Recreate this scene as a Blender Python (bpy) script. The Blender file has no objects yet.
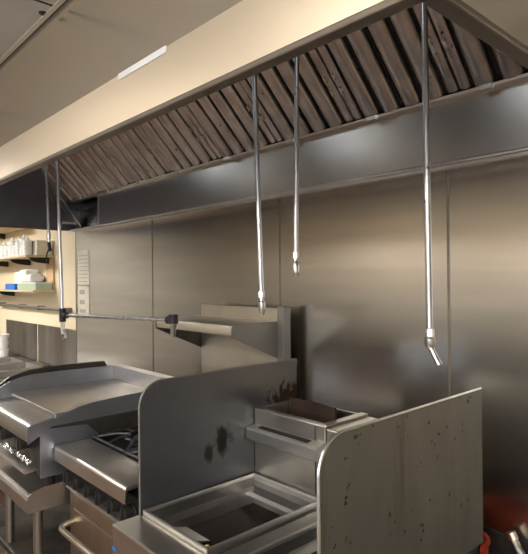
import bpy, bmesh, math, random
from mathutils import Vector, Matrix
random.seed(7)
C = bpy.context.scene.collection
PI = math.pi

# ---------------------------------------------------------------- materials
def new_mat(name):
    m = bpy.data.materials.new(name); m.use_nodes = True
    nt = m.node_tree
    return m, nt, nt.nodes['Principled BSDF']

def ramp(nt, fac, stops):
    r = nt.nodes.new('ShaderNodeValToRGB')
    els = r.color_ramp.elements
    els[0].position, els[0].color = stops[0][0], (*stops[0][1], 1)
    els[1].position, els[1].color = stops[-1][0], (*stops[-1][1], 1)
    for p, c in stops[1:-1]:
        e = els.new(p); e.color = (*c, 1)
    nt.links.new(fac, r.inputs['Fac'])
    return r

def noise(nt, scale, stretch=(1, 1, 1), detail=4, rough=.55, offset=(0, 0, 0)):
    tc = nt.nodes.new('ShaderNodeTexCoord'); mp = nt.nodes.new('ShaderNodeMapping')
    mp.inputs['Scale'].default_value = stretch
    mp.inputs['Location'].default_value = offset
    n = nt.nodes.new('ShaderNodeTexNoise')
    n.inputs['Scale'].default_value = scale; n.inputs['Detail'].default_value = detail
    n.inputs['Roughness'].default_value = rough
    nt.links.new(tc.outputs['Object'], mp.inputs['Vector']); nt.links.new(mp.outputs['Vector'], n.inputs['Vector'])
    return n

def mixrgb(nt, fac, a, b, mode='MIX'):
    n = nt.nodes.new('ShaderNodeMix'); n.data_type = 'RGBA'; n.blend_type = mode
    if hasattr(fac, 'links'): nt.links.new(fac, n.inputs[0])
    else: n.inputs[0].default_value = fac
    for s, v in ((n.inputs[6], a), (n.inputs[7], b)):
        if hasattr(v, 'links'): nt.links.new(v, s)
        else: s.default_value = (*v, 1)
    return n.outputs[2]

def metal(name, c1, c2=None, rough=(.22, .4), metallic=1.0, stretch=(1, 1, 8), scale=3, bump=.05, bscale=40,
          spots=None, streaks=None, wave=0):
    """brushed sheet metal; spots / streaks = (colour, threshold, scale) grease marks with a shape of their own"""
    m, nt, b = new_mat(name)
    c2 = c2 or tuple(v * .8 for v in c1)
    n = noise(nt, scale, stretch)
    col = ramp(nt, n.outputs['Fac'], [(.3, c2), (.7, c1)]).outputs['Color']
    rr = nt.nodes.new('ShaderNodeMapRange')
    rr.inputs['From Min'].default_value = .3; rr.inputs['From Max'].default_value = .7
    rr.inputs['To Min'].default_value = rough[1]; rr.inputs['To Max'].default_value = rough[0]
    nt.links.new(n.outputs['Fac'], rr.inputs['Value'])
    rout = rr.outputs['Result']
    if streaks:
        s = noise(nt, streaks[2], (1, 1, .12), 5, .65, (3, 1, 2))
        f = ramp(nt, s.outputs['Fac'], [(streaks[1], (0, 0, 0)), (streaks[1] + .12, (1, 1, 1))]).outputs['Color']
        col = mixrgb(nt, f, col, streaks[0])
    if spots:
        s = noise(nt, spots[2], (1, 1, .8), 3, .6, (7, 2, 5))
        f = ramp(nt, s.outputs['Fac'], [(spots[1], (0, 0, 0)), (spots[1] + .03, (1, 1, 1))]).outputs['Color']
        col = mixrgb(nt, f, col, spots[0])
    nt.links.new(col, b.inputs['Base Color']); nt.links.new(rout, b.inputs['Roughness'])
    b.inputs['Metallic'].default_value = metallic
    bn = noise(nt, bscale, stretch, 3)
    bp = nt.nodes.new('ShaderNodeBump'); bp.inputs['Strength'].default_value = bump; bp.inputs['Distance'].default_value = .01
    nt.links.new(bn.outputs['Fac'], bp.inputs['Height'])
    if wave:
        wn = noise(nt, 1.6, (1, 1, 1.6), 1)
        bp2 = nt.nodes.new('ShaderNodeBump'); bp2.inputs['Strength'].default_value = wave; bp2.inputs['Distance'].default_value = .05
        nt.links.new(wn.outputs['Fac'], bp2.inputs['Height']); nt.links.new(bp2.outputs['Normal'], bp.inputs['Normal'])
    nt.links.new(bp.outputs['Normal'], b.inputs['Normal'])
    return m

def matte(name, c1, c2=None, rough=.6, scale=6, stretch=(1, 1, 1), bump=0, spec=.3):
    m, nt, b = new_mat(name)
    c2 = c2 or tuple(v * .85 for v in c1)
    n = noise(nt, scale, stretch)
    r = ramp(nt, n.outputs['Fac'], [(.3, c2), (.7, c1)])
    nt.links.new(r.outputs['Color'], b.inputs['Base Color'])
    b.inputs['Roughness'].default_value = rough
    b.inputs['Specular IOR Level'].default_value = spec
    if bump:
        bp = nt.nodes.new('ShaderNodeBump'); bp.inputs['Strength'].default_value = bump; bp.inputs['Distance'].default_value = .01
        nt.links.new(n.outputs['Fac'], bp.inputs['Height']); nt.links.new(bp.outputs['Normal'], b.inputs['Normal'])
    return m

def emit(name, col, s):
    m, nt, b = new_mat(name)
    b.inputs['Base Color'].default_value = (*col, 1)
    b.inputs['Emission Color'].default_value = (*col, 1); b.inputs['Emission Strength'].default_value = s
    return m

M = {}
M['wall_steel'] = metal('wall_steel', (.64, .61, .57), (.52, .495, .46), (.19, .25), stretch=(.3, 1, 4), scale=2.2, bump=.0, bscale=10, wave=.03)
M['hood_out'] = metal('hood_outer_steel', (.80, .71, .58), (.76, .67, .54), (.19, .25), metallic=.85, stretch=(.5, 1, 1), scale=2, bump=0)
M['hood_band'] = metal('hood_band_steel', (.71, .595, .45), (.67, .56, .42), (.38, .44), metallic=.8, stretch=(.5, 1, 1), scale=2, bump=0)
M['hood_in'] = metal('hood_inner_steel', (.62, .59, .56), (.54, .51, .48), (.29, .34), stretch=(1, 1, 2), scale=2, bump=0, wave=.02)
M['hood_dark'] = metal('hood_shaded_steel', (.20, .20, .23), (.14, .14, .17), (.40, .50), stretch=(1, 1, 1), scale=3, bump=.03)  # darker steel with the shade inside the hood put into its colour
M['filter'] = metal('greasy_filter_steel', (.58, .555, .55), (.38, .365, .36), (.29, .33), stretch=(1, 1, 1), scale=9, bump=.02, bscale=9,
                    spots=((.10, .08, .07), .69, 34))
M['filter_dark'] = matte('filter_backing', (.03, .028, .026), rough=.6)
M['pipe'] = metal('galvanised_pipe', (.60, .60, .62), (.40, .38, .38), (.29, .40), stretch=(1, 1, .2), scale=25, bump=.05,
                  spots=((.10, .06, .04), .66, 18))
M['chrome'] = metal('nozzle_metal', (.75, .73, .70), (.5, .48, .45), (.29, .34), stretch=(1, 1, 1), scale=30)
M['rubber'] = matte('black_rubber', (.02, .02, .022), rough=.5)
M['div_left'] = metal('divider_steel_dark', (.20, .20, .21), (.155, .155, .163), (.34, .46), metallic=.9, stretch=(1, 1, 1), scale=2.5, bump=.04,
                      streaks=((.16, .15, .13), .62, 4))
def stain(m, spots):
    """burnt patches with a place of their own: (centre y, z, radius y, radius z, colour)"""
    nt = m.node_tree; b = nt.nodes['Principled BSDF']
    col = b.inputs['Base Color'].links[0].from_socket
    for cy, cz, ry, rz, c, nscale, lo, hi in spots:
        tc = nt.nodes.new('ShaderNodeTexCoord'); mp = nt.nodes.new('ShaderNodeMapping')
        mp.inputs['Scale'].default_value = (0, 1 / ry, 1 / rz); mp.inputs['Location'].default_value = (0, -cy / ry, -cz / rz)
        nt.links.new(tc.outputs['Object'], mp.inputs['Vector'])
        ln = nt.nodes.new('ShaderNodeVectorMath'); ln.operation = 'LENGTH'; nt.links.new(mp.outputs['Vector'], ln.inputs[0])
        n = noise(nt, nscale, (1, 1, .6), 5, .65)
        a = nt.nodes.new('ShaderNodeMath'); a.operation = 'MULTIPLY_ADD'; a.inputs[1].default_value = 2.4; nt.links.new(n.outputs['Fac'], a.inputs[0])
        nt.links.new(ln.outputs['Value'], a.inputs[2])
        f = ramp(nt, a.outputs[0], [(lo, (1, 1, 1)), (hi, (0, 0, 0))]); 
        d = nt.nodes.new('ShaderNodeMath'); d.operation = 'DIVIDE'; d.inputs[1].default_value = 3; nt.links.new(a.outputs[0], d.inputs[0])
        nt.links.new(d.outputs[0], f.inputs['Fac'])
        col = mixrgb(nt, f.outputs['Color'], col, c)
    nt.links.new(col, b.inputs['Base Color'])
stain(M['div_left'], [(1.125, 1.045, .042, .055, (.035, .03, .028), 28, .58, .78), (1.065, 1.02, .02, .03, (.06, .055, .05), 30, .55, .80),
                      (1.45, 1.135, .12, .08, (.05, .03, .02), 40, .60, .70)])
M['div_right'] = metal('divider_steel_grimy', (.225, .215, .185), (.17, .16, .137), (.42, .55), metallic=.75, stretch=(1, 1, .35), scale=5, bump=.06,
                       spots=((.05, .035, .025), .665, 48), streaks=((.15, .125, .09), .60, 9))
M['fryer'] = metal('fryer_steel', (.60, .56, .50), (.48, .45, .40), (.29, .40), stretch=(1, 1, 2), scale=5, bump=.03,
                   streaks=((.30, .25, .19), .66, 7))
M['fryer_in'] = metal('fryer_vat_steel', (.46, .44, .42), (.36, .345, .33), (.29, .34), stretch=(1, 1, 1), scale=4, bump=.01)
M['bright'] = metal('worn_bright_steel', (.82, .80, .77), (.68, .66, .63), (.29, .34), stretch=(1, 1, 1), scale=8)
M['burnt'] = matte('burnt_grease', (.018, .011, .008), (.042, .022, .013), rough=.55, scale=14, bump=.4)
M['oil'] = matte('fryer_oil', (.010, .007, .005), rough=.3, spec=.12)
M['griddle_ss'] = metal('griddle_steel', (.62, .59, .55), (.48, .46, .44), (.30, .42), stretch=(1, 1, 1), scale=4, bump=.03)
M['splash_ss'] = metal('splash_guard_steel', (.42, .44, .50), (.32, .34, .39), (.36, .48), stretch=(1, 1, 1), scale=4, bump=.03)
M['plate'] = metal('griddle_plate', (.64, .59, .53), (.46, .42, .38), (.30, .42), metallic=.9, stretch=(.4, 1, 1), scale=3, bump=.06)
M['dark_ss'] = metal('dark_steel', (.10, .085, .075), (.03, .026, .022), (.40, .60), metallic=.7, stretch=(1, 1, 1), scale=9, bump=.15)  # burnt metal, also used where shade is put into the colour
M['iron'] = matte('cast_iron', (.025, .025, .028), rough=.45, scale=30, bump=.3, spec=.5)
M['range_ss'] = metal('range_steel', (.76, .72, .67), (.64, .60, .55), (.29, .40), stretch=(1, 1, 1), scale=4, bump=.03)
M['door_ss'] = metal('oven_door_steel', (.50, .42, .34), (.36, .29, .23), (.32, .48), stretch=(1, 1, .3), scale=6, bump=.04)
M['stand'] = metal('stand_steel', (.46, .43, .40), (.36, .33, .30), (.35, .48), stretch=(1, 1, 1), scale=4, bump=.03)
M['riser'] = metal('riser_steel', (.66, .60, .50), (.55, .50, .41), (.34, .44), stretch=(1, 1, .4), scale=4, bump=.04,
                   streaks=((.36, .31, .24), .68, 7))
M['lip'] = metal('gutter_lip_steel', (.24, .20, .155), (.20, .165, .13), (.42, .5), metallic=.8, scale=4, stretch=(1, 1, 1))
M['bracket'] = metal('bracket_steel', (.30, .28, .255), (.24, .225, .205), (.45, .55), metallic=.85, scale=4, stretch=(1, 1, 1))
M['tan'] = matte('cream_wall_paint', (.80, .68, .48), (.75, .63, .44), rough=.55, scale=1.5)
M['greywall'] = matte('grey_wall_paint', (.40, .38, .33), (.34, .32, .28), rough=.5, scale=1.5)
M['dado'] = matte('dark_dado', (.035, .03, .026), rough=.8, spec=.05)
M['cream'] = matte('tan_front_wall_paint', (.80, .68, .52), (.74, .62, .46), rough=.5, scale=1.5)
M['added_globe'] = emit('added_lamp_glass', (.84, .92, 1), 5)
M['oldsplash'] = metal('dull_splash_steel', (.34, .33, .30), (.18, .15, .125), (.35, .50), stretch=(1, 1, .3), scale=3.5, bump=.05,
                       streaks=((.17, .10, .07), .58, 5))
M['white'] = matte('white_plastic', (.85, .84, .80), rough=.4)
M['paper'] = matte('paper_sheet', (.74, .68, .56), rough=.7)
M['ink'] = matte('printed_grey', (.42, .39, .32), rough=.7)
M['blue'] = matte('blue_print', (.03, .16, .55), rough=.4)
M['green'] = matte('green_print', (.42, .50, .36), rough=.5)
M['brown_box'] = matte('cardboard', (.62, .42, .24), rough=.7)
M['shelf'] = matte('shelf_paint', (.62, .50, .32), rough=.5)
M['black'] = matte('black_paint', (.02, .018, .016), rough=.5)
M['foil'] = metal('crumpled_foil', (.9, .88, .85), (.7, .68, .65), (.15, .25), stretch=(1, 1, 1), scale=60, bump=.9, bscale=70)
M['orange'] = matte('orange_red_plastic', (.48, .06, .02), (.4, .045, .015), rough=.4)
M['crumb'] = matte('golden_crumb', (.85, .42, .08), rough=.6)
M['hose'] = metal('braided_hose', (.6, .56, .5), (.3, .28, .25), (.30, .40), stretch=(1, 1, 1), scale=120, bump=.4, bscale=150)
M['lamp'] = emit('lamp_diffuser', (1, .96, .90), 21)
M['lampw'] = emit('lamp_diffuser_cool', (1, .97, .92), 34)
M['fill_glow'] = emit('fill_pane_glow', (.80, .90, 1), 8)

def tile_mat(name, c1, c2, mortar, sx, sy, ms, rough, spec=.4, off=(0, 0, 0)):
    m, nt, b = new_mat(name)
    tc = nt.nodes.new('ShaderNodeTexCoord'); mp = nt.nodes.new('ShaderNodeMapping'); mp.inputs['Location'].default_value = off
    br = nt.nodes.new('ShaderNodeTexBrick'); br.offset = 0
    br.inputs['Color1'].default_value = (*c1, 1); br.inputs['Color2'].default_value = (*c2, 1); br.inputs['Mortar'].default_value = (*mortar, 1)
    br.inputs['Scale'].default_value = 1; br.inputs['Brick Width'].default_value = sx; br.inputs['Row Height'].default_value = sy
    br.inputs['Mortar Size'].default_value = ms
    nt.links.new(tc.outputs['Object'], mp.inputs['Vector']); nt.links.new(mp.outputs['Vector'], br.inputs['Vector'])
    n = noise(nt, 7)
    col = mixrgb(nt, .25, br.outputs['Color'], ramp(nt, n.outputs['Fac'], [(.3, tuple(v * .5 for v in c1)), (.7, c1)]).outputs['Color'])
    nt.links.new(col, b.inputs['Base Color']); b.inputs['Roughness'].default_value = rough
    b.inputs['Specular IOR Level'].default_value = spec
    return m
M['floor'] = tile_mat('quarry_tile', (.14, .08, .05), (.11, .062, .04), (.03, .024, .02), .2, .2, .006, .5, .25)
M['ceiling'] = matte('ceiling_tile', (.50, .48, .45), (.44, .42, .39), rough=.8, scale=3)
M['tbar'] = matte('ceiling_grid', (.55, .50, .44), rough=.5)

# ---------------------------------------------------------------- mesh helpers
def bm_new(): return bmesh.new()

def box(bm, x0, x1, y0, y1, z0, z1, bev=0, seg=2):
    r = bmesh.ops.create_cube(bm, size=1)
    vs = r['verts']
    bmesh.ops.scale(bm, vec=(abs(x1 - x0), abs(y1 - y0), abs(z1 - z0)), verts=vs)
    bmesh.ops.translate(bm, vec=((x0 + x1) / 2, (y0 + y1) / 2, (z0 + z1) / 2), verts=vs)
    if bev:
        es = list({e for v in vs for e in v.link_edges})
        bmesh.ops.bevel(bm, geom=es, offset=bev, segments=seg, affect='EDGES', profile=.5)
    return bm

def prism(bm, pts, axis, a, b, bev=0):
    """closed outline pts (2-D) extruded along axis from a to b"""
    def P(p, t):
        if axis == 'x': return (t, p[0], p[1])
        if axis == 'y': return (p[0], t, p[1])
        return (p[0], p[1], t)
    A = [bm.verts.new(P(p, a)) for p in pts]; B = [bm.verts.new(P(p, b)) for p in pts]
    n = len(pts); fs = [bm.faces.new(A), bm.faces.new(B[::-1])]
    for i in range(n): fs.append(bm.faces.new((A[i], B[i], B[(i + 1) % n], A[(i + 1) % n])))
    bmesh.ops.recalc_face_normals(bm, faces=fs)
    if bev:
        es = list({e for f in fs[:2] for e in f.edges})
        bmesh.ops.bevel(bm, geom=es, offset=bev, segments=2, affect='EDGES', profile=.5)
    return bm

def tube(bm, pts, r, n=12, radii=None):
    """round bar along a polyline, capped"""
    pts = [Vector(p) for p in pts]; rings = []
    prev = None
    for i, p in enumerate(pts):
        if i == 0: t = pts[1] - pts[0]
        elif i == len(pts) - 1: t = pts[-1] - pts[-2]
        else: t = (pts[i + 1] - p).normalized() + (p - pts[i - 1]).normalized()
        t.normalize()
        u = prev if prev is not None else (Vector((1, 0, 0)) if abs(t.x) < .9 else Vector((0, 1, 0)))
        u = (u - t * u.dot(t)).normalized(); prev = u; w = t.cross(u)
        rr = radii[i] if radii else r
        rings.append([bm.verts.new(p + (u * math.cos(2 * PI * k / n) + w * math.sin(2 * PI * k / n)) * rr) for k in range(n)])
    for a, b in zip(rings, rings[1:]):
        for k in range(n): bm.faces.new((a[k], a[(k + 1) % n], b[(k + 1) % n], b[k]))
    bm.faces.new(rings[0][::-1]); bm.faces.new(rings[-1])
    return bm

def lathe(bm, prof, c, n=24, M4=None):
    """prof [(r,z)] spun about z through c"""
    rings = []
    for r, z in prof:
        ring = []
        for k in range(n):
            p = Vector((r * math.cos(2 * PI * k / n), r * math.sin(2 * PI * k / n), z))
            if M4: p = M4 @ p
            ring.append(bm.verts.new(p + Vector(c)))
        rings.append(ring)
    for a, b in zip(rings, rings[1:]):
        for k in range(n): bm.faces.new((a[k], a[(k + 1) % n], b[(k + 1) % n], b[k]))
    bm.faces.new(rings[0][::-1]); bm.faces.new(rings[-1])
    return bm

def obj(name, bm, mat, parent=None, smooth=False, loc=None):
    bmesh.ops.recalc_face_normals(bm, faces=bm.faces)
    me = bpy.data.meshes.new(name); bm.to_mesh(me); bm.free()
    o = bpy.data.objects.new(name, me); C.objects.link(o)
    me.materials.append(M[mat] if isinstance(mat, str) else mat)
    if smooth:
        for p in me.polygons: p.use_smooth = True
        try: me.set_sharp_from_angle(angle=math.radians(35))
        except Exception: pass
    if parent is not None:
        o.parent = parent
        o.matrix_parent_inverse = Matrix.Translation(-parent.location)
    return o

def thing(name, label, cat, loc, group=None):
    o = bpy.data.objects.new(name, None); C.objects.link(o); o.location = loc; o.empty_display_size = .1
    o['label'] = label; o['category'] = cat
    if group: o['group'] = group
    return o
def tag(o, label, cat, group=None):
    o['label'] = label; o['category'] = cat
    if group: o['group'] = group
    return o
def struct(name, bm, mat):
    o = obj(name, bm, mat); o['kind'] = 'structure'; return o
def dup(root, delta, label, group=None):
    r = root.copy(); C.objects.link(r); r.location = root.location + Vector(delta); r['label'] = label
    if group: r['group'] = group
    for ch in list(root.children):
        c = ch.copy(); C.objects.link(c); c.parent = r; c.matrix_parent_inverse = ch.matrix_parent_inverse
        for g in list(ch.children):
            d = g.copy(); C.objects.link(d); d.parent = c; d.matrix_parent_inverse = g.matrix_parent_inverse
    return r
def B(*a, **k): return box(bm_new(), *a, **k)

# ---------------------------------------------------------------- room
W = 1.85      # y of the cooking-line wall
XL, XR, YF, ZC = -7.0, 1.6, -2.3, 2.45
struct('floor', B(XL - .1, XR + .1, YF - .1, W + .1, -.1, 0), 'floor')
struct('wall_back', B(XL - .1, XR + .1, W, W + .1, 0, 2.75), 'tan')
struct('wall_front', B(XL - .1, XR + .1, YF - .1, YF, 0, 2.75), 'cream')
struct('wall_left', B(XL - .1, XL, YF, W, 0, 2.75), 'greywall')
struct('wall_right', B(XR, XR + .1, YF, W, 0, 2.75), 'tan')
HX0, HX1, HY = -4.24, -.385, .66     # hood outline
bm = bm_new()
box(bm, XL, XR, YF, HY - .02, ZC, ZC + .02); box(bm, XL, HX0 - .02, HY - .02, W, ZC, ZC + .02); box(bm, HX1 + .02, XR, HY - .02, W, ZC, ZC + .02)
struct('ceiling', bm, 'ceiling')
y = HY - .016
bm = bm_new(); box(bm, XL, XR, y - .007, y + .007, ZC - .006, ZC)
struct('trim_1', bm, 'tbar')
bm = bm_new()                          # dark seams of the ceiling sheets
for k in range(1, 4): box(bm, XL, XR, y - .92 * k - .004, y - .92 * k + .004, ZC - .002, ZC)
k = -1.655 - 1.22 * 4
while k < XR: box(bm, k - .004, k + .004, YF, y - .007, ZC - .002, ZC); k += 1.22
struct('trim_20', bm, 'black')
struct('ceiling_screw', lathe(bm_new(), [(.012, -.004), (.014, 0)], (-1.72, .632, ZC), 12), 'black')
struct('grime_shade_back', B(XL, XR, W - .02, W, 0, .72), 'dark_ss')  # tall dark sheet: lower-wall grime, with shadow put into its colour

struct('trim_21', B(XL, XR, YF, YF + .02, 0, .95), 'dado')
struct('trim_22', B(XL, -.86, YF, YF + .015, .95, 1.55), 'greywall')
struct('trim_23', B(XL, -.86, YF, YF + .10, 1.18, 1.22), 'white')
bm = bm_new()
for a in ((-.85, -.80, 1.0, 2.15), (1.2, 1.25, 1.0, 2.15), (.18, .22, 1.0, 2.15), (-.85, 1.25, 1.0, 1.05), (-.85, 1.25, 2.10, 2.15)): box(bm, a[0], a[1], YF, YF + .05, a[2], a[3])
struct('added_fill_panel_1', bm, 'tbar')  # unseen frame added round the glowing fill pane
o = struct('added_fill_panel_2', B(-.82, 1.22, YF + .002, YF + .01, 1.03, 2.12), 'fill_glow')  # unseen glowing pane added for cool highlights on the steel
# stainless sheets on the wall
seams = [-4.32, -3.10, -1.895, -1.0, .2, 1.42]
for i in range(5):
    struct('trim_%d' % (i + 2), B(seams[i] + .003, seams[i + 1] - .003, W - .012, W, .72, 2.7), 'wall_steel')
for i in range(5):
    struct('trim_%d' % (i + 7), B(seams[i] - .005, seams[i] + .005, W - .0145, W - .012, .72, 2.3, bev=.001), 'lip')
WS = W - .012
bm = bm_new(); box(bm, -6.15, -5.25, W - .01, W, .82, 1.185)
struct('trim_12', bm, 'oldsplash')
struct('trim_13', B(-5.20, -4.33, W - .012, W, .72, 1.185), 'oldsplash')

# ceiling lights
def clight(x, y, mat, label, sx=.6, sy=.3):
    t = thing('ceiling_light', label, 'light', (x, y, ZC), 'ceiling light panels')
    bm = bm_new()
    for a in ((x - sx, x + sx, y - sy, y - sy + .02), (x - sx, x + sx, y + sy - .02, y + sy), (x - sx, x - sx + .02, y - sy, y + sy), (x + sx - .02, x + sx, y - sy, y + sy)):
        box(bm, *a, ZC - .02, ZC + .001)
    obj('frame', bm, 'tbar', t)
    obj('diffuser', B(x - sx + .02, x + sx - .02, y - sy + .02, y + sy - .02, ZC - .014, ZC - .004), mat, t)
clight(-1.3, -1.1, 'lamp', 'ceiling light panel facing the fryers')
clight(-3.5, -1.1, 'lamp', 'ceiling light panel facing the griddle')
clight(-5.6, .35, 'lampw', 'ceiling light panel beside the storage shelves')
clight(.6, -1.1, 'lamp', 'ceiling light panel right of the hood')

# ---------------------------------------------------------------- exhaust hood
hood = thing('exhaust_hood', 'long stainless steel exhaust hood canopy hung on the wall over the cooking line', 'exhaust hood', (-2.3, 1.2, 2.0))
hood.empty_display_size = .3
ZB, ZT = 2.0, 2.64
SK = 1.748
# front: upper plate and a slightly tilted lower band
obj('front_panel', B(HX0, HX1, HY, HY + .012, 2.13, ZT), 'hood_out', hood)
prism_pts = [(HY + .012, ZB), (HY, 2.13), (HY + .014, 2.13), (HY + .026, ZB)]
obj('front_band', prism(bm_new(), prism_pts, 'x', HX0, HX1), 'hood_band', hood)
obj('end_panel', B(HX1 - .012, HX1, HY + .012, W - .002, ZB, ZT), 'hood_out', hood)['label'] = 'right end panel'
obj('end_panel', B(HX0, HX0 + .012, HY + .012, W - .002, ZB, ZT), 'hood_dark', hood)['label'] = 'left end panel with hood shade in its dark colour'
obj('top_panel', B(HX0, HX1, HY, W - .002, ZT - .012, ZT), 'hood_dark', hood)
bm = bm_new()                           # rolled gutter lip round the lower edge
box(bm, HX0, HX1, HY + .004, HY + .034, ZB - .004, ZB + .010, bev=.004)
box(bm, HX1 - .030, HX1 + .002, HY + .01, SK - .01, ZB - .004, ZB + .010, bev=.004)
box(bm, HX0 - .002, HX0 + .03, HY + .01, SK - .01, ZB - .004, ZB + .010, bev=.004)
obj('gutter_lip', bm, 'lip', hood)
# rear skirt below the filters and its bright flange
bm = bm_new(); box(bm, -3.70, HX1 - .012, SK, SK + .010, ZB, 2.222); box(bm, -3.712, -3.70, SK - .003, W - .014, ZB, 2.222)
obj('back_skirt', bm, 'hood_in', hood)
bm = bm_new(); box(bm, HX0, HX1 - .012, SK, W - .013, ZB - .006, ZB + .002); box(bm, HX0 + .05, HX1 - .012, SK - .007, SK, ZB - .021, ZB + .006, bev=.002)
obj('flange', bm, 'bright', hood)
obj('flange_hem', tube(bm_new(), [(HX0 + .05, SK - .006, ZB - .002), (HX1 - .014, SK - .006, ZB - .002)], .0075, 12), 'bright', hood, True)
obj('grease_trough', prism(bm_new(), [(SK, 2.212), (1.712, 2.215), (1.709, 2.224), (1.712, 2.225), (1.716, 2.2185), (SK, 2.217)], 'x', -4.15, HX1 - .012), 'bright', hood)
# clips along the trough
k = -.79
while k > -4.1:
    obj('clip', B(k - .022, k + .022, 1.700, 1.714, 2.206, 2.224, bev=.003), 'bright', hood); k -= .45
# plenum: slanted backing behind the filters, filler strip on the left
S2 = math.sqrt(.5)
obj('plenum_back', prism(bm_new(), [(1.80, 2.225), (1.42, 2.625), (1.83, 2.625)], 'x', HX0 + .012, HX1 - .012), 'filter_dark', hood)
obj('filler_strip', prism(bm_new(), [(1.39, 2.60), (1.80, 2.04), (1.80, 2.02), (1.38, 2.59)], 'x', -4.222, -4.13), 'hood_in', hood)
glint = obj('glint_strip', B(-1.275, -1.045, HY - .0015, HY, 2.117, 2.133), 'white')  # white strip painted in for a light reflection on the crease
tag(glint, 'short white strip standing in for a light reflection on the hood front crease', 'glint')
jb = thing('junction_box', 'small dark metal box inside the left end of the hood', 'box', (-4.2, 1.74, 2.05))
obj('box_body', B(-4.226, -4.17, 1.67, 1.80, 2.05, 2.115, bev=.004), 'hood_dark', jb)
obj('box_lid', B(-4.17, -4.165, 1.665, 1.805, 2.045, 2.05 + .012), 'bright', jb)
lt = obj('latch', tube(bm_new(), [(-4.222, 1.805, 2.17), (-4.18, 1.80, 2.16), (-4.13, 1.775, 2.19)], .008), 'bright', smooth=True)
tag(lt, 'small bright latch hook at the left rear corner inside the hood', 'latch')

def added_hood_lamp(x, label):  # out-of-sight lamps, added to give the steel cool highlights
    t = thing('added_hood_lamp', label, 'light', (x, .86, 2.56), 'added lamps inside the hood')
    obj('base', lathe(bm_new(), [(.05, 2.585), (.055, 2.60), (.055, ZT - .013)], (x, .86, 0), 20), 'bracket', t, True)
    obj('added_globe', lathe(bm_new(), [(.02, 2.45), (.045, 2.458), (.058, 2.49), (.055, 2.55), (.04, 2.585)], (x, .86, 0), 20), 'added_globe', t, True)
added_hood_lamp(-.95, 'added lamp inside the hood above the right fryer')
added_hood_lamp(-2.15, 'added lamp inside the hood above the range')
added_hood_lamp(-3.4, 'added lamp inside the hood beyond the griddle')
# ---------------------------------------------------------------- baffle filters (45 degrees)
def slope_pt(x, s, n):
    # s metres up the slope, n metres out of it towards the cooks
    return Vector((x, 1.735 - s * S2 - n * S2, 2.243 + s * S2 - n * S2))
def slope_bar(bm, prof, s0, s1, steps=1, jitter=0):
    rings = []
    for i in range(steps + 1):
        s = s0 + (s1 - s0) * i / steps
        rings.append([bm.verts.new(slope_pt(x + random.uniform(-jitter, jitter), s, max(0, n + random.uniform(-jitter, jitter)))) for x, n in prof])
    k = len(prof)
    for a, b in zip(rings, rings[1:]):
        for j in range(k): bm.faces.new((a[j], a[(j + 1) % k], b[(j + 1) % k], b[j]))
    bm.faces.new(rings[0]); bm.faces.new(rings[-1][::-1])
def arc_prof(xc, w, h, n=9):
    p = [(xc - w / 2 * math.cos(PI * i / (n - 1)), .008 + h * math.sin(PI * i / (n - 1)) ** .8) for i in range(n)]
    return p + [(xc + w / 2, .002), (xc - w / 2, .002)]
places = ['third from the right end', 'second from the right end', 'right behind the frontmost pipe']
def make_filter(xc, w, nrib, label):
    t = thing('baffle_filter', label, 'filter', slope_pt(xc, 0, 0), 'grease filters in the hood')
    L = .52
    bm = bm_new()
    slope_bar(bm, [(xc - w / 2 + .002, 0), (xc + w / 2 - .002, 0), (xc + w / 2 - .002, .004), (xc - w / 2 + .002, .004)], .0, L)
    obj('backing', bm, 'filter_dark', t)
    pitch = w / nrib; hz = nrib // 2
    for i in range(nrib):
        x = xc - w / 2 + pitch * (i + .5)
        if i == hz and nrib == 5:
            for sx in (-.022, .022):
                bm = bm_new(); slope_bar(bm, arc_prof(x + sx, .041, .013, 7), .004, L, 12, .0008); obj('baffle', bm, 'filter', t, True)
        else:
            bm = bm_new(); slope_bar(bm, arc_prof(x, .069, .027), .004, L, 10, .0006); obj('baffle', bm, 'filter', t, True)
    if nrib == 5:
        for sc_ in (.14, .20):
            for sx in (-.022, .022):
                bm = bm_new(); a = slope_pt(xc + sx, sc_ - .012, .022); b = slope_pt(xc + sx, sc_ + .012, .022)
                tube(bm, [a, slope_pt(xc + sx, sc_ - .010, .034), slope_pt(xc + sx, sc_ + .012, .034), b], .0035, 6); obj('handle', bm, 'chrome', t, True)
    return t
desc = ['first whole filter from the right end of the hood', 'second whole filter from the right end of the hood', 'third whole filter from the right end of the hood',
        'fourth whole filter from the right end of the hood', 'fourth whole filter from the left end of the hood', 'third whole filter from the left end of the hood',
        'second whole filter from the left end of the hood', 'first filter at the left end of the hood']
xc = -.89
for i in range(8):
    w = .45 if i < 7 else .45
    make_filter(xc, w, 5, 'greasy ribbed steel grease filter, ' + desc[i]); xc -= .45
make_filter(-.532, .262, 3, 'narrow greasy ribbed grease filter filling the far right end of the hood')

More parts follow.
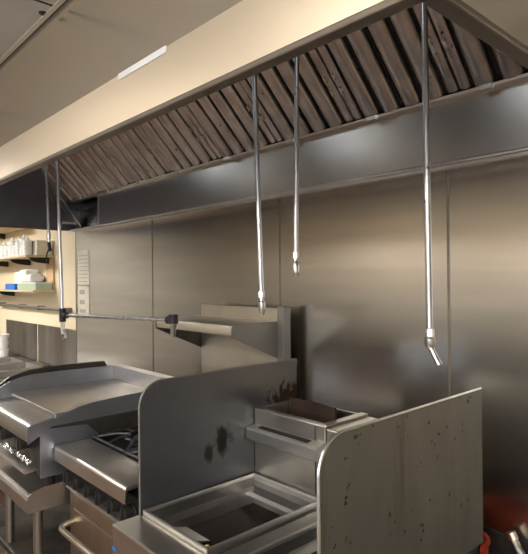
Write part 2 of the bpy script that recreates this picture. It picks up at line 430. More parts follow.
# ---------------------------------------------------------------- pipes hung from the hood
def flange(bm, x, y, z): lathe(bm, [(.012, -.03), (.03, -.028), (.032, 0)], (x, y, z), 16)
def drop(name, label, top, bot, r, nozzle):
    t = thing(name, label, 'pipe', top, 'pipes hanging from the hood')
    bm = bm_new(); top = Vector(top); bot = Vector(bot)
    tube(bm, [bot, top], r, 14); flange(bm, top.x, top.y, top.z)
    obj('pipe', bm, 'pipe', t, True)
    d = (bot - top).normalized()
    Mx = d.to_track_quat('-Z', 'Y').to_matrix().to_4x4()
    bm = bm_new(); lathe(bm, [(r * 1.1, .012), (r * 1.4, .01), (r * 1.4, -.010), (r * 1.2, -.012)], bot, 6, Mx)
    obj('coupling', bm, 'chrome', t)
    e = bot + d * .03
    if nozzle == 'bent':
        bm = bm_new(); lathe(bm, [(r * 1.15, .0), (r * 1.6, -.004), (r * 1.6, -.018), (r * 1.2, -.028)], bot + d * .011, 18, Mx); obj('swivel_joint', bm, 'chrome', t, True)
        a = bot + d * .036
        b = a + Vector((.026, 0, -.046)); bm = bm_new(); tube(bm, [a, a.lerp(b, .3), b], .009, 12, radii=[.009, .0075, .0085]); obj('nozzle', bm, 'chrome', t, True)
    elif nozzle == 'straight':
        bm = bm_new(); lathe(bm, [(r * 1.0, .0), (r * 1.0, -.012), (r * 1.35, -.016), (r * 1.4, -.05), (r * .9, -.058), (r * .9, -.062)], bot + d * .010, 18, Mx); obj('nozzle', bm, 'chrome', t, True)
    return t
drop('hanging_pipe', 'thick steel pipe hanging nearest the right end, ending in a bent nozzle', (-.7495, 1.26, ZT - .012), (-.7402, 1.26, 1.455), .0086, 'bent')
drop('hanging_pipe', 'steel pipe hanging over the left fryer with its nozzle in front of the wall shelf', (-1.4098, 1.24, ZT - .012), (-1.371, 1.24, 1.545), .0088, 'straight')
drop('hanging_pipe', 'short spotted steel pipe ending against the bare wall right of the shelf', (-1.2434, 1.3, ZT - .012), (-1.262, 1.3, 1.677), .0080, 'straight')
# far left pipe with dark swivel and wire loop
t = thing('hanging_pipe', 'bluish steel pipe hanging highest at the far left, with a dangling wire loop', 'pipe', (-3.2654, 1.2, ZT - .012), 'pipes hanging from the hood')
bm = bm_new(); tube(bm, [(-3.206, 1.2, 1.87), (-3.2654, 1.2, ZT - .012)], .0092, 12); flange(bm, -3.2654, 1.2, ZT - .012); obj('pipe', bm, 'pipe', t, True)
obj('coupling', lathe(bm_new(), [(.014, .03), (.014, 0), (.009, -.005), (.009, -.03)], (-3.205, 1.2, 1.85), 12), 'chrome', t, True)
obj('swivel_joint', tube(bm_new(), [(-3.205, 1.2, 1.825), (-3.195, 1.2, 1.80), (-3.185, 1.2, 1.775)], .010, 10), 'rubber', t, True)
obj('wire_loop', tube(bm_new(), [(-3.19, 1.2, 1.80), (-3.235, 1.2, 1.76), (-3.25, 1.2, 1.725), (-3.225, 1.2, 1.715)], .004, 6), 'rubber', t, True)
# pipe with tee, horizontal branch and two nozzles
t = thing('branched_pipe', 'steel pipe hanging over the griddle with a long horizontal branch to the right', 'pipe', (-2.843, 1.1, ZT - .012))
bm = bm_new(); tube(bm, [(-2.76, 1.1, 1.44), (-2.843, 1.1, ZT - .012)], .0092, 12); flange(bm, -2.843, 1.1, ZT - .012); obj('pipe', bm, 'pipe', t, True)
A_, B_ = Vector((-2.757, 1.1, 1.420)), Vector((-1.875, 1.2, 1.432))
obj('branch_pipe', tube(bm_new(), [A_, B_], .0085, 12), 'pipe', t, True)
bm = bm_new(); tube(bm, [A_ + Vector((0, 0, .035)), A_ - Vector((0, 0, .035))], .017, 12); tube(bm, [A_, A_ + Vector((.04, .004, 0))], .016, 12); obj('tee_joint', bm, 'rubber', t, True)
obj('nozzle', tube(bm_new(), [A_ + Vector((.0, 0, -.03)), A_ + Vector((0, 0, -.07)), A_ + Vector((.012, 0, -.10))], .011, 10), 'chrome', t, True)
obj('hook', tube(bm_new(), [A_ + Vector((.0, 0, -.075)), A_ + Vector((.03, 0, -.09)), A_ + Vector((.04, 0, -.115)), A_ + Vector((.015, 0, -.125))], .007, 8), 'chrome', t, True)
bm = bm_new(); tube(bm, [B_ - Vector((.03, 0, 0)), B_ + Vector((.012, 0, 0))], .017, 12); tube(bm, [B_ + Vector((.01, 0, .024)), B_ + Vector((.01, 0, -.012))], .02, 12); obj('elbow_joint', bm, 'rubber', t, True)
obj('nozzle', tube(bm_new(), [B_ + Vector((.012, 0, -.01)), B_ + Vector((.008, 0, -.035)), B_ + Vector((.004, 0, -.066))], .013, 12, radii=[.014, .012, .010]), 'chrome', t, True)

# ---------------------------------------------------------------- dividers and fryers
def divider_pts(y0, y1, z0, z1, r, tail=0):
    p = [(y0, z0)]
    for i in range(9):
        a = PI - i * PI / 2 / 8
        p.append((y0 + r + r * math.cos(a), z1 - r + r * math.sin(a)))
    p += [(y1, z1), (y1, z0 + tail)]
    return p
def divider(x, label, mat, z0, back, tail, th=.006, detail=None, fr=.812):
    t = thing('splash_divider', label, 'panel', (x, 1.1, z0))
    obj('panel', prism(bm_new(), divider_pts(fr, back, z0, 1.284, .075, tail), 'x', x - th / 2, x + th / 2), mat, t)
    bm = bm_new(); bmf = [(.79, z0)]
    outer = divider_pts(fr - .002, back, z0, 1.286, .077)[1:-1]
    tube(bm, [(x, a, b) for a, b in [(fr - .002, z0)] + outer], .0034, 8)
    obj('edge_hem', bm, 'bright' if detail else 'bracket', t, True)
    return t
d1 = divider(-1.452, 'upright dark steel divider with a burnt spot, between the range and the left fryer', 'div_left', .86, 1.49, 0)
obj('top_flange', B(-1.4495, -1.4455, .87, 1.49, 1.262, 1.286), 'div_left', d1)
d2 = divider(-.702, 'large grimy speckled steel divider in the right foreground, on the right fryer', 'div_right', .862, 1.462, -.006, detail=1, fr=.782)

def vat_obj(x0, x1, label, yb=1.49):
    t = thing('deep_fryer', label, 'fryer', ((x0 + x1) / 2, 1.1, 0), 'deep fryers')
    # cabinet: open shell around the vat
    bm = bm_new()
    box(bm, x0, x0 + .012, .72, yb, .12, .885)
    box(bm, x0, x1, yb - .012, yb, .12, .885); box(bm, x0 + .012, x1 - .012, .72, .732, .80, .885)
    box(bm, x0 + .012, x1 - .012, .732, yb - .012, .12, .14)
    obj('cabinet', bm, 'fryer', t)
    obj('side_panel', B(x1 - .012, x1, .72, yb, .12, .885), 'dark_ss', t)
    obj('front_ledge', B(x0 - .002, x1 + .002, .716, .812, .868, .893, bev=.005), 'fryer', t)
    d = obj('door', B(x0 + .006, x1 - .006, .70, .72, .16, .78, bev=.004), 'fryer', t)
    obj('door_handle', tube(bm_new(), [(x1 - .05, .70, .72), (x1 - .05, .66, .72), (x1 - .05, .66, .58), (x1 - .05, .70, .58)], .008, 8), 'bright', d, True)
    for sx in (x0 + .05, x1 - .05):
        for sy in (.78, 1.42): obj('leg', tube(bm_new(), [(sx, sy, 0), (sx, sy, .125)], .02, 12, radii=[.026, .019]), 'bright', t, True)
    # rim
    bm = bm_new(); a, b, c, e = x0 + .006, x1 - .006, .812, 1.262
    for q in ((a, a + .010, c, e), (b - .010, b, c, e), (a, b, c, c + .010), (a, b, e - .012, e)): box(bm, *q, .880, .908, bev=.004)
    obj('rim', bm, 'bright', t)
    # vat walls with step, tapering to the oil
    bm = bm_new()
    lev = [(.897, .010), (.866, .012), (.855, .042), (.80, .048), (.70, .055)]
    rings = [[bm.verts.new(p) for p in ((a + o, c + o, z), (b - o, c + o, z), (b - o, e - o, z), (a + o, e - o, z))] for z, o in lev]
    for r0, r1 in zip(rings, rings[1:]):
        for k in range(4): bm.faces.new((r0[k], r0[(k + 1) % 4], r1[(k + 1) % 4], r1[k]))
    bm.faces.new(rings[-1])
    v = obj('vat', bm, 'fryer_in', t)
    so = v.modifiers.new('thick', 'SOLIDIFY'); so.thickness = .002
    obj('oil', B(a + .0475, b - .0475, c + .0475, e - .0475, .72, .826), 'oil', v)
    # basket rest bars
    bm = bm_new(); box(bm, a + .03, b - .03, e - .072, e - .050, .856, .862, bev=.001); lathe(bm, [(.008, 0), (.008, .006), (.003, .008)], (b - .06, e - .061, .862), 10)
    obj('basket_rest', bm, 'bright', v)
    bm = bm_new(); prism(bm, [(c + .03, .870), (c + .085, .845), (c + .125, .833), (c + .125, .829), (c + .08, .838), (c + .03, .862)], 'x', a + .05, a + .17)
    obj('drain_guard', bm, 'bright', v)
    # flue riser
    bm = bm_new()
    box(bm, x0 + .002, x1 - .002, 1.268, 1.280, .895, 1.135, bev=.003)
    box(bm, x0 + .002, x0 + .014, 1.280, yb - .012, .885, 1.130); box(bm, x1 - .014, x1 - .002, 1.280, yb - .012, .885, 1.130)
    box(bm, x0 + .002, x1 - .002, yb - .012, yb - .001, .885, 1.130)
    f = obj('flue_riser', bm, 'fryer', t)
    bm = bm_new(); box(bm, x0 + .002, x1 - .002, 1.276, 1.296, 1.128, 1.136, bev=.002); box(bm, x0 + .002, x0 + .03, 1.28, yb - .002, 1.128, 1.136); box(bm, x1 - .03, x1 - .002, 1.28, yb - .002, 1.128, 1.136)
    obj('flue_rim', bm, 'fryer', f)
    obj('flue_duct', B(x0 + .03, x1 - .03, 1.30, yb - .015, .90, 1.10), 'burnt', f)
    # basket hanger: projecting hook rail with a long slot
    pr = [(1.270, 1.082), (1.232, 1.076), (1.226, 1.068), (1.226, 1.036), (1.232, 1.030), (1.270, 1.030)]
    h = obj('basket_hanger', prism(bm_new(), pr, 'x', x0 + .004, x1 - .004), 'bright', t)
    bm = bm_new(); prism(bm, [(1.261, 1.0790), (1.242, 1.0760), (1.242, 1.0795), (1.261, 1.0826)], 'x', x0 + .05, x1 - .055)
    obj('slot', bm, 'black', h)
    obj('seam_strip', B(x1 - .046, x1 - .044, 1.2665, 1.268, .91, 1.128), 'black', f)
    return t
f1 = vat_obj(-1.448, -1.108, 'left deep fryer with an open vat, next to the divider with the burnt spot')
f2 = vat_obj(-1.036, -.705, 'right deep fryer, mostly hidden behind the grimy speckled divider', 1.455)
t = thing('fryer_filler', 'narrow steel strip cabinet joining the two deep fryers', 'cabinet', (-1.072, 1.1, 0))
obj('body', B(-1.106, -1.038, .722, 1.488, .12, .880), 'fryer', t); obj('joint_strip', B(-1.104, -1.040, .80, 1.262, .880, .888), 'fryer_in', t)
obj('leg', tube(bm_new(), [(-1.072, 1.1, 0), (-1.072, 1.1, .12)], .02, 12), 'bright', t)
obj('riser', B(-1.106, -1.038, 1.268, 1.488, .885, 1.128, bev=.002), 'fryer', t)
o = obj('flue_plate', prism(bm_new(), [(-1.378, 1.102), (-1.158, 1.102), (-1.160, 1.166), (-1.23, 1.172), (-1.375, 1.166)], 'y', 1.372, 1.384, bev=.002), 'burnt')
tag(o, 'burnt brown metal plate standing in the flue opening of the left fryer', 'plate')
bm = bm_new(); lathe(bm, [(.003, -.012), (.0075, -.006), (.008, .004), (.004, .012)], (0, 0, 0), 8, Matrix.Rotation(1.1, 4, 'Y'))
o = obj('fried_crumb', bm, 'crumb', smooth=True); o.location = (-1.245, .905, .834); tag(o, 'small golden fried crumb lying inside the left fryer vat', 'food crumb')
o = obj('door_badge', B(-1.445, -1.425, .7145, .7165, .822, .830), 'blue', f1); o['label'] = 'small blue badge'

# ---------------------------------------------------------------- range
rng = thing('gas_range', 'stainless gas range with black burners and an oven, left of the burnt divider', 'stove', (-2.09, 1.3, 0))
RX0, RX1 = -2.375, -1.735
bm = bm_new(); box(bm, RX0, RX1, 1.0, 1.745, .15, .80); obj('body', bm, 'dark_ss', rng)
# bull-nosed front ledge
lp = [(1.07, .868), (.922, .868), (.914, .866), (.908, .860), (.906, .852), (.906, .806), (.913, .806), (.915, .85), (1.07, .855)]
obj('front_ledge', prism(bm_new(), lp, 'x', RX0 - .005, RX1 + .005, bev=.002), 'range_ss', rng, True)
bm = bm_new(); box(bm, RX0, RX1, 1.07, 1.745, .79, .843); box(bm, RX0, RX0 + .014, 1.07, 1.745, .83, .866); box(bm, RX1 - .014, RX1, 1.07, 1.745, .83, .866)
obj('cooktop', bm, 'black', rng)
def grate(cx, cy):
    bm = bm_new(); z = .884; h = .152
    for a, b in (((-h, -h), (h, -h)), ((h, -h), (h, h)), ((h, h), (-h, h)), ((-h, h), (-h, -h))):
        tube(bm, [(cx + a[0], cy + a[1], z - .008), (cx + b[0], cy + b[1], z - .008)], .007, 6)
    for k in range(8):
        an = k * PI / 4; r1 = h if k % 2 == 0 else h * 1.3
        c, s = math.cos(an), math.sin(an)
        tube(bm, [(cx + c * r1, cy + s * r1, z - .008), (cx + c * .11, cy + s * .11, z + .006), (cx + c * .04, cy + s * .04, z + .006)], .0065, 6)
    rr = [(cx + .075 * math.cos(2 * PI * k / 24), cy + .075 * math.sin(2 * PI * k / 24), z) for k in range(25)]
    tube(bm, rr, .006, 6)
    for sx in (-h, h):
        for sy in (-h, h): tube(bm, [(cx + sx, cy + sy, .843), (cx + sx, cy + sy, z - .004)], .007, 6)
    g = obj('grate', bm, 'iron', rng, True)
    obj('burner', lathe(bm_new(), [(.03, .843), (.045, .848), (.045, .860), (.03, .866), (.012, .868)], (cx, cy, 0), 20), 'iron', rng, True)
for cx in (-2.215, -1.895):
    for cy in (1.235, 1.56): grate(cx, cy)
# control panel and knobs
obj('control_panel', B(RX0, RX1, .975, 1.0, .69, .80), 'black', rng)
def knob(p, x, y, z, r=.024, L=.034):
    Mx = Matrix.Rotation(PI / 2, 4, 'X')
    bm = bm_new(); lathe(bm, [(r * 1.05, 0), (r * 1.05, .006), (r * .85, .01), (r * .78, L), (r * .6, L + .003)], (x, y, z), 18, Mx)
    box(bm, x - .0045, x + .0045, y - L - .010, y - .008, z - r * .85, z + r * .85, bev=.002)
    k = obj('knob', bm, 'black', p, True)
    return k
for i in range(6): knob(rng, RX0 + .055 + i * .105, .975, .742, .031, .042)
for i in (1, 2):
    obj('knob_bezel', lathe(bm_new(), [(.012, 0), (.010, .022)], (RX0 + .108 + i * .105, .975, .735), 12, Matrix.Rotation(PI / 2, 4, 'X')), 'chrome', rng, True)
obj('crumb_ledge', B(RX0, RX1, .955, 1.0, .672, .686, bev=.004), 'bright', rng)
door = obj('oven_door', B(RX0 + .02, RX1 - .01, .965, 1.0, .20, .665, bev=.006), 'door_ss', rng)
obj('door_panel', B(RX0 + .07, RX1 - .06, .960, .966, .25, .60, bev=.004), 'door_ss', door)
hz = .535
bm = bm_new()
tube(bm, [(RX0 + .075, .965, hz + .01), (RX0 + .072, .925, hz + .008), (RX0 + .076, .908, hz + .004), (RX0 + .092, .899, hz), (RX0 + .12, .897, hz), (RX1 - .12, .897, hz), (RX1 - .092, .899, hz), (RX1 - .076, .908, hz + .004), (RX1 - .072, .965, hz + .01)], .0125, 12)
obj('door_handle', bm, 'riser', door, True)
for sx in (RX0 + .06, RX1 - .06):
    for sy in (1.05, 1.72): obj('leg', tube(bm_new(), [(sx, sy, 0), (sx, sy, .155)], .02, 12, radii=[.027, .02]), 'bright', rng, True)
# back riser with high shelf
QX0, QX1 = -2.435, -1.815
bm = bm_new(); box(bm, QX0, QX1, 1.748, 1.758, .80, 1.459, bev=.002); obj('back_riser', bm, 'riser', rng)
obj('riser_post', B(QX1, QX1 + .044, 1.738, 1.785, .80, 1.467, bev=.003), 'bracket', rng)
sp = [(1.748, 1.398), (1.478, 1.398), (1.468, 1.395), (1.463, 1.386), (1.463, 1.352), (1.467, 1.352), (1.469, 1.384), (1.474, 1.391), (1.748, 1.392)]
obj('high_shelf', prism(bm_new(), sp, 'x', QX0, QX1), 'riser', rng, True)
bp = [(1.748, 1.220), (1.748, 1.3985), (1.480, 1.3985), (1.468, 1.394), (1.462, 1.382), (1.462, 1.345)]
obj('shelf_bracket', prism(bm_new(), bp, 'x', QX1 - .002, QX1 + .004), 'bracket', rng)['label'] = 'right triangular bracket'
obj('shelf_bracket', prism(bm_new(), bp, 'x', QX0 - .004, QX0 + .002), 'dark_ss', rng)['label'] = 'dark left triangular bracket'

# ---------------------------------------------------------------- griddle on its stand
gr = thing('griddle', 'flat-top griddle with raised splash guards, left of the range', 'griddle', (-2.68, 1.15, .69))
GX0, GX1 = -3.0, -2.383
obj('body', B(GX0 + .01, GX1 - .012, .868, 1.50, .735, .955), 'splash_ss', gr)
obj('side_panel', B(GX1 - .012, GX1 - .004, .85, 1.50, .735, .955, bev=.002), 'splash_ss', gr)
lp = [(.91, .992), (.83, .977), (.812, .973), (.803, .967), (.799, .958), (.799, .902), (.805, .902), (.808, .956), (.91, .97)]
obj('front_ledge', prism(bm_new(), lp, 'x', GX0 + .006, GX1 - .008), 'griddle_ss', gr, True)
obj('grease_trough', B(GX0 + .03, GX1 - .03, .90, .925, .975, .988), 'dark_ss', gr)
obj('grease_spout', B(-2.53, -2.47, .875, .885, .981, .9845), 'black', gr)
obj('cooking_plate', B(GX0 + .008, GX1 - .008, .918, 1.492, .97, 1.006, bev=.003), 'plate', gr)
def curve(pts, z0, back):
    return [(pts[0][0], .895)] + pts + [(back, z0), (.90, z0), (.85, .925)]
rp = [(.797, .90), (.797, .962), (.803, .972), (.83, .978), (.88, .982), (.93, .992), (.98, 1.008), (1.03, 1.022), (1.09, 1.030), (1.2, 1.036), (1.5, 1.045)]
lpz = [(.797, .90), (.799, .965), (.83, 1.00), (.865, 1.045), (.91, 1.068), (.96, 1.083), (1.03, 1.092), (1.2, 1.092), (1.5, 1.086)]
obj('splash_guard', prism(bm_new(), curve(rp, .955, 1.5), 'x', GX1 - .008, GX1), 'splash_ss', gr)
obj('splash_guard', prism(bm_new(), curve(lpz, .955, 1.5), 'x', GX0, GX0 + .006), 'splash_ss', gr)
obj('splash_back', prism(bm_new(), [(1.492, .95), (1.495, 1.086), (1.55, 1.087), (1.552, 1.075), (1.503, 1.070), (1.503, .95)], 'x', GX0, GX1), 'griddle_ss', gr)
obj('outer_guard', prism(bm_new(), [(.86, .93), (.87, 1.05), (.92, 1.085), (1.03, 1.112), (1.2, 1.118), (1.46, 1.112), (1.49, 1.06), (1.49, .93)], 'x', GX0 - .05, GX0 - .03), 'dark_ss', gr)['label'] = 'blackened outer guard'
obj('grease_shade_strip', prism(bm_new(), [(.87, .957), (.87, .948), (1.06, .935), (1.20, .80), (1.5, .80), (1.5, .957)], 'x', GX1 - .004, GX1 - .001), 'dark_ss', gr)  # grease line, with the shadow behind the range put into its colour
obj('front_panel', B(GX0 + .01, GX1 - .03, .855, .87, .74, .955), 'dark_ss', gr)
obj('drip_rail', prism(bm_new(), [(.86, .755), (.80, .752), (.792, .775), (.798, .776), (.804, .760), (.86, .763)], 'x', GX0, GX1 - .06), 'bright', gr)
for x in (-2.93, -2.745, -2.525):
    k = knob(gr, x, .856, .868, .034, .05)
random.seed(11)
for x in (-2.79, -2.70, -2.60, -2.54, -2.48):
    bm = bm_new(); bmesh.ops.create_icosphere(bm, subdivisions=2, radius=.021)
    for v in bm.verts: v.co = Vector((v.co.x * 1.1, v.co.y * .7, v.co.z * .8)) * random.uniform(.6, 1.15) + Vector((x, .83, .787 + .010 * random.random()))
    o = obj('foil_scrap', bm, 'foil'); tag(o, 'crumpled scrap of foil lying on the drip rail under the griddle knobs', 'foil scrap', 'foil scraps under the griddle knobs')
for sx in (GX0 + .06, GX1 - .07):
    for sy in (.92, 1.44): obj('foot', tube(bm_new(), [(sx, sy, .665), (sx, sy, .736)], .018, 10), 'black', gr, True)

st = thing('equipment_stand', 'low steel stand with an undershelf carrying the griddle', 'stand', (-2.8, 1.15, 0))
SX0, SX1 = -3.35, -2.39
tp = [(1.55, .665), (.82, .665), (.802, .661), (.794, .65), (.792, .60), (.80, .60), (.805, .645), (1.55, .655)]
obj('top', prism(bm_new(), tp, 'x', SX0, SX1 - .004), 'stand', st)
sd = [(1.55, .60), (1.55, .700), (.86, .695), (.82, .685), (.80, .668), (.792, .64), (.792, .595)]
obj('side_rail', prism(bm_new(), sd, 'x', SX1 - .004, SX1), 'stand', st)
for x in (-2.45, -2.84, -3.29):
    for yy in (.86, 1.48): obj('leg', tube(bm_new(), [(x, yy, 0), (x, yy, .656)], .021, 14), 'stand', st, True)
obj('undershelf', B(SX0 + .03, SX1 - .04, .83, 1.52, .27, .30, bev=.006), 'dark_ss', st)

# ---------------------------------------------------------------- steam table at the far left
tb = thing('steam_table', 'low steel steam table with open wells beyond the griddle', 'steam table', (-5.2, 1.5, 0))
TX0, TX1, TY0, TY1, TZ = -6.55, -4.42, 1.05, 1.83, .835
bm = bm_new(); box(bm, TX0, TX1, TY0, TY1, .45, .78); obj('body', bm, 'stand', tb)
bm = bm_new()
nx = 5; ww = (TX1 - TX0) / nx
for i in range(nx + 1):
    x = TX0 + ww * i; box(bm, max(TX0, x - .035), min(TX1, x + .035), TY0, TY1, TZ - .03, TZ, bev=.006)
box(bm, TX0, TX1, TY0, TY0 + .09, TZ - .03, TZ, bev=.006); box(bm, TX0, TX1, TY1 - .09, TY1, TZ - .03, TZ, bev=.006)
obj('top_frame', bm, 'griddle_ss', tb)
for i in range(nx):
    a, b = TX0 + ww * i + .035, TX0 + ww * (i + 1) - .035
    bm = bm_new(); rings = [[bm.verts.new(p) for p in ((a + o_, TY0 + .09 + o_, z), (b - o_, TY0 + .09 + o_, z), (b - o_, TY1 - .09 - o_, z), (a + o_, TY1 - .09 - o_, z))] for z, o_ in ((TZ - .002, 0), (TZ - .05, .01))]
    for k in range(4): bm.faces.new((rings[0][k], rings[0][(k + 1) % 4], rings[1][(k + 1) % 4], rings[1][k]))
    bm.faces.new(rings[1]); w_ = obj('well', bm, 'fryer_in', tb); s_ = w_.modifiers.new('s', 'SOLIDIFY'); s_.thickness = .003
for sx in (TX0 + .06, TX1 - .06):
    for sy in (TY0 + .06, TY1 - .06): obj('leg', tube(bm_new(), [(sx, sy, 0), (sx, sy, .46)], .022, 12), 'stand', tb, True)

# ---------------------------------------------------------------- wall pipe, posters
o = thing('wall_pipe', 'grey horizontal pipe fixed low along the cream wall above the steam table', 'pipe', (-5.4, 1.81, 1.348))
obj('pipe', tube(bm_new(), [(-6.28, 1.80, 1.347), (-4.40, 1.80, 1.350)], .014, 12), 'bracket', o, True)
for x in (-6.2, -5.55, -5.05, -4.45): obj('clamp', B(x - .018, x + .018, 1.78, W, 1.328, 1.368, bev=.004), 'bracket', o)
def sheet(x0, x1, z0, z1, label, marks):
    t = thing('wall_chart', label, 'poster', ((x0 + x1) / 2, WS, z0))
    obj('paper', B(x0, x1, WS - .004, WS, z0, z1), 'paper', t)
    for m in marks: obj('print', B(x0 + m[0], x0 + m[1], WS - .0052, WS - .004, z0 + m[2], z0 + m[3]), 'ink', t)
sheet(-4.27, -4.07, 1.565, 1.845, 'upper pale instruction sheet stuck at the left end of the steel wall', [(.02, .18, .02 + .03 * k, .026 + .03 * k) for k in range(8)])
sheet(-4.27, -4.07, 1.315, 1.55, 'lower pale instruction sheet with grey boxes, at the left end of the steel wall', [(.03, .13, .17, .205), (.03, .13, .09, .125), (.03, .14, .02, .05)])
sw = thing('wall_switch', 'small tan switch plate on the cream wall beside the steel wall', 'switch', (-4.52, W, 1.31))
obj('plate', B(-4.56, -4.49, W - .008, W, 1.27, 1.34, bev=.003), 'shelf', sw); obj('toggle', B(-4.53, -4.52, W - .02, W - .008, 1.30, 1.315), 'shelf', sw)

# ---------------------------------------------------------------- wall shelves
def shelf(z, xr, depth, label, brs):
    t = thing('wall_shelf', label, 'shelf', (-5.8, W, z), 'wall shelves')
    obj('board', B(-6.95, xr, W - depth, W, z - .018, z, bev=.003), 'shelf', t)
    for x in brs:
        dd = depth * .75
        p = [(W, z - .018), (W - dd, z - .018), (W - dd, z - .028)] + [(W - dd * math.cos(a), z - .028 - .045 * math.sin(a)) for a in (.5, .9, 1.3)] + [(W, z - .075)]
        obj('bracket', prism(bm_new(), p, 'x', x - .012, x + .012), 'black', t)
shelf(1.825, -4.80, .25, 'upper cream wall shelf holding white bottles, beside the hood', (-4.90, -5.42, -6.1))
shelf(1.515, -4.78, .20, 'lower cream wall shelf with white bundles and a blue box', (-5.9, -6.6))
shelf(2.13, -5.3, .25, 'topmost cream wall shelf, mostly hidden behind the hood end', (-6.2,))
def bottle(x, y, z, r, h, name, label, cat, group):
    t = thing(name, label, cat, (x, y, z), group)
    prof = [(r, 0)]; n = 6
    for i in range(n): prof += [(r, h * .8 * (i + .7) / n), (r * .9, h * .8 * (i + .85) / n), (r, h * .8 * (i + 1) / n)]
    bm = bm_new(); lathe(bm, prof, (x, y, z), 16); obj('body', bm, 'white', t, True)
    obj('cap', lathe(bm_new(), [(r * .9, h * .8), (r * .4, h * .86), (r * .25, h)], (x, y, z), 16), 'white', t, True)
pos = [(-5.58, .15), (-5.45, .14), (-5.33, .18), (-5.22, .13), (-5.12, .17), (-5.01, .19), (-4.925, .16)]
lab = ['leftmost visible', 'second', 'third, tall', 'fourth, short', 'fifth', 'sixth, tall', 'rightmost, beside the beige tub']
for (x, h), l in zip(pos, lab):
    bottle(x, 1.655, 1.825, .038, h, 'plastic_bottle', 'white plastic bottle on the upper shelf, %s in the front row' % l, 'bottle', 'white bottles on the upper shelf')
for x in (-5.62, -5.5, -5.4): bottle(x, 1.655, 2.13, .04, .16, 'plastic_bottle', 'white plastic bottle on the topmost shelf, showing under the hood edge', 'bottle', 'white bottles on the topmost shelf')
t = thing('plastic_tub', 'beige plastic tub at the right end of the upper shelf', 'tub', (-4.86, 1.74, 1.825))
obj('tub', prism(bm_new(), [(-5.03, 1.8255), (-4.83, 1.8255), (-4.815, 1.945), (-5.045, 1.945)], 'y', 1.70, 1.84, bev=.004), 'paper', t); obj('lid', B(-5.05, -4.81, 1.695, 1.845, 1.945, 1.957, bev=.003), 'paper', t)
def bundle(x, w, h, label, y=1.744, z=1.5842):
    bm = bm_new(); box(bm, x - w / 2, x + w / 2, y - .055, min(y + .075, W - .003), z, z + h, bev=.025, seg=3)
    for v in bm.verts:
        if v.co.z > 1.60: v.co += Vector((random.uniform(-.006, .006), random.uniform(-.006, .006), random.uniform(-.01, .006)))
    tag(obj('wrapped_bundle', bm, 'white', smooth=True), label, 'package', 'white bundles on the lower shelf')
bundle(-5.46, .26, .17, 'white wrapped bundle on the lower shelf behind the blue box', y=1.80, z=1.5155)
bundle(-5.19, .18, .12, 'taller white bundle lying on the long carton of the lower shelf')
bundle(-5.03, .12, .08, 'smaller white bundle on the long carton, beside the cardboard sheet')
t = obj('blue_box', B(-5.57, -5.30, 1.66, 1.735, 1.5155, 1.572, bev=.003), 'blue'); tag(t, 'small bright blue box at the front of the lower shelf', 'box')
t = thing('flat_carton', 'long flat green and white carton at the front of the lower shelf', 'carton', (-4.89, 1.615, 1.516))
obj('carton', B(-5.28, -4.80, 1.68, 1.825, 1.5155, 1.5725, bev=.002), 'green', t); obj('lid', B(-5.283, -4.797, 1.677, 1.828, 1.5725, 1.584, bev=.002), 'white', t)
t = obj('cardboard_panel', B(-4.96, -4.80, 1.832, 1.846, 1.517, 1.80), 'brown_box'); tag(t, 'tall brown cardboard sheet leaning against the wall on the lower shelf', 'cardboard')
for i in range(3):
    z = .8355 + i * .075
    bm = bm_new(); lathe(bm, [(.045 , 0), (.052, .002), (.064, .072), (.067, .074), (.067, .0745)], (-5.80, 1.70, z), 20)
    o = obj('foam_cup', bm, 'white', smooth=True); tag(o, 'white foam cup in the stack at the back left of the steam table, %s' % ['bottom', 'middle', 'top'][i], 'cup', 'stacked foam cups on the steam table')

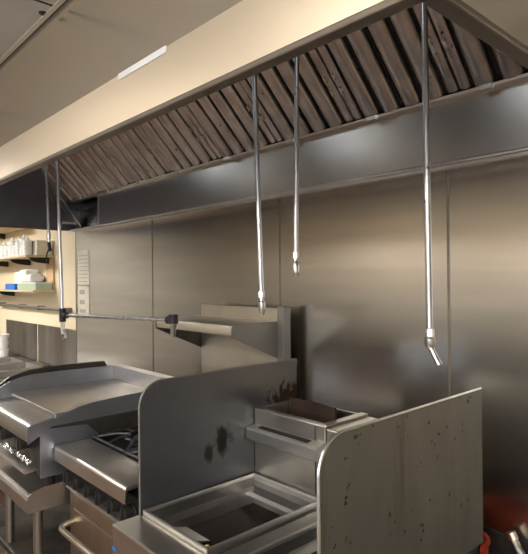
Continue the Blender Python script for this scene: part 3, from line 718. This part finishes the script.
# ---------------------------------------------------------------- things behind the right divider
t = thing('plastic_bin', 'orange-red plastic bin on the floor behind the grimy divider', 'bin', (-.87, 1.66, 0))
obj('bin', lathe(bm_new(), [(.07, 0), (.075, .01), (.085, .735), (.09, .74), (.09, .75), (.08, .75), (.075, .70), (.06, .05)], (-.87, 1.66, 0), 28), 'orange', t, True)
t = thing('gas_hose', 'braided metal gas hose hanging by the wall at the lower right corner', 'hose', (-.62, 1.79, .25))
pts = [(-.765, 1.80, .742), (-.745, 1.80, .705), (-.705, 1.80, .65), (-.66, 1.795, .56), (-.62, 1.77, .46), (-.55, 1.765, .36), (-.5, 1.765, .2), (-.48, 1.765, .02)]
obj('hose', tube(bm_new(), pts, .014, 12), 'hose', t, True)
obj('fitting', tube(bm_new(), [(-.768, 1.80, .750), (-.757, 1.80, .728)], .0165, 10), 'bright', t, True)

# ---------------------------------------------------------------- camera (yaw 47.6 deg, level, slight roll)
cam = bpy.data.cameras.new('camera'); co = bpy.data.objects.new('camera', cam); C.objects.link(co)
Rm = Matrix(((.6744, .0083, .7383), (.7383, .0050, -.6745), (-.0093, 1.0, -.0027)))
Rm = Rm.to_quaternion().to_matrix()
co.matrix_world = Matrix.Translation((0, 0, 1.6)) @ Rm.to_4x4()
cam.sensor_fit = 'HORIZONTAL'; cam.sensor_width = 36; cam.lens = 36 * 535 / 528; cam.clip_start = .02
sc = bpy.context.scene; sc.camera = co
w = bpy.data.worlds.new('World'); sc.world = w; w.use_nodes = True
w.node_tree.nodes['Background'].inputs['Color'].default_value = (.05, .05, .05, 1)
sc.view_settings.view_transform = 'Standard'; sc.view_settings.look = 'None'; sc.view_settings.gamma = 1
sc.view_settings.use_curve_mapping = False
sc.view_settings.exposure = 0.28
cy = sc.cycles
cy.use_denoising = True; cy.denoiser = 'OPENIMAGEDENOISE'; cy.denoising_input_passes = 'RGB_ALBEDO_NORMAL'
cy.denoising_prefilter = 'ACCURATE'; cy.denoising_quality = 'HIGH'
cy.use_adaptive_sampling = False
cy.sample_clamp_indirect = 4; cy.blur_glossy = 1.0
cy.max_bounces = 10; cy.diffuse_bounces = 4; cy.glossy_bounces = 6
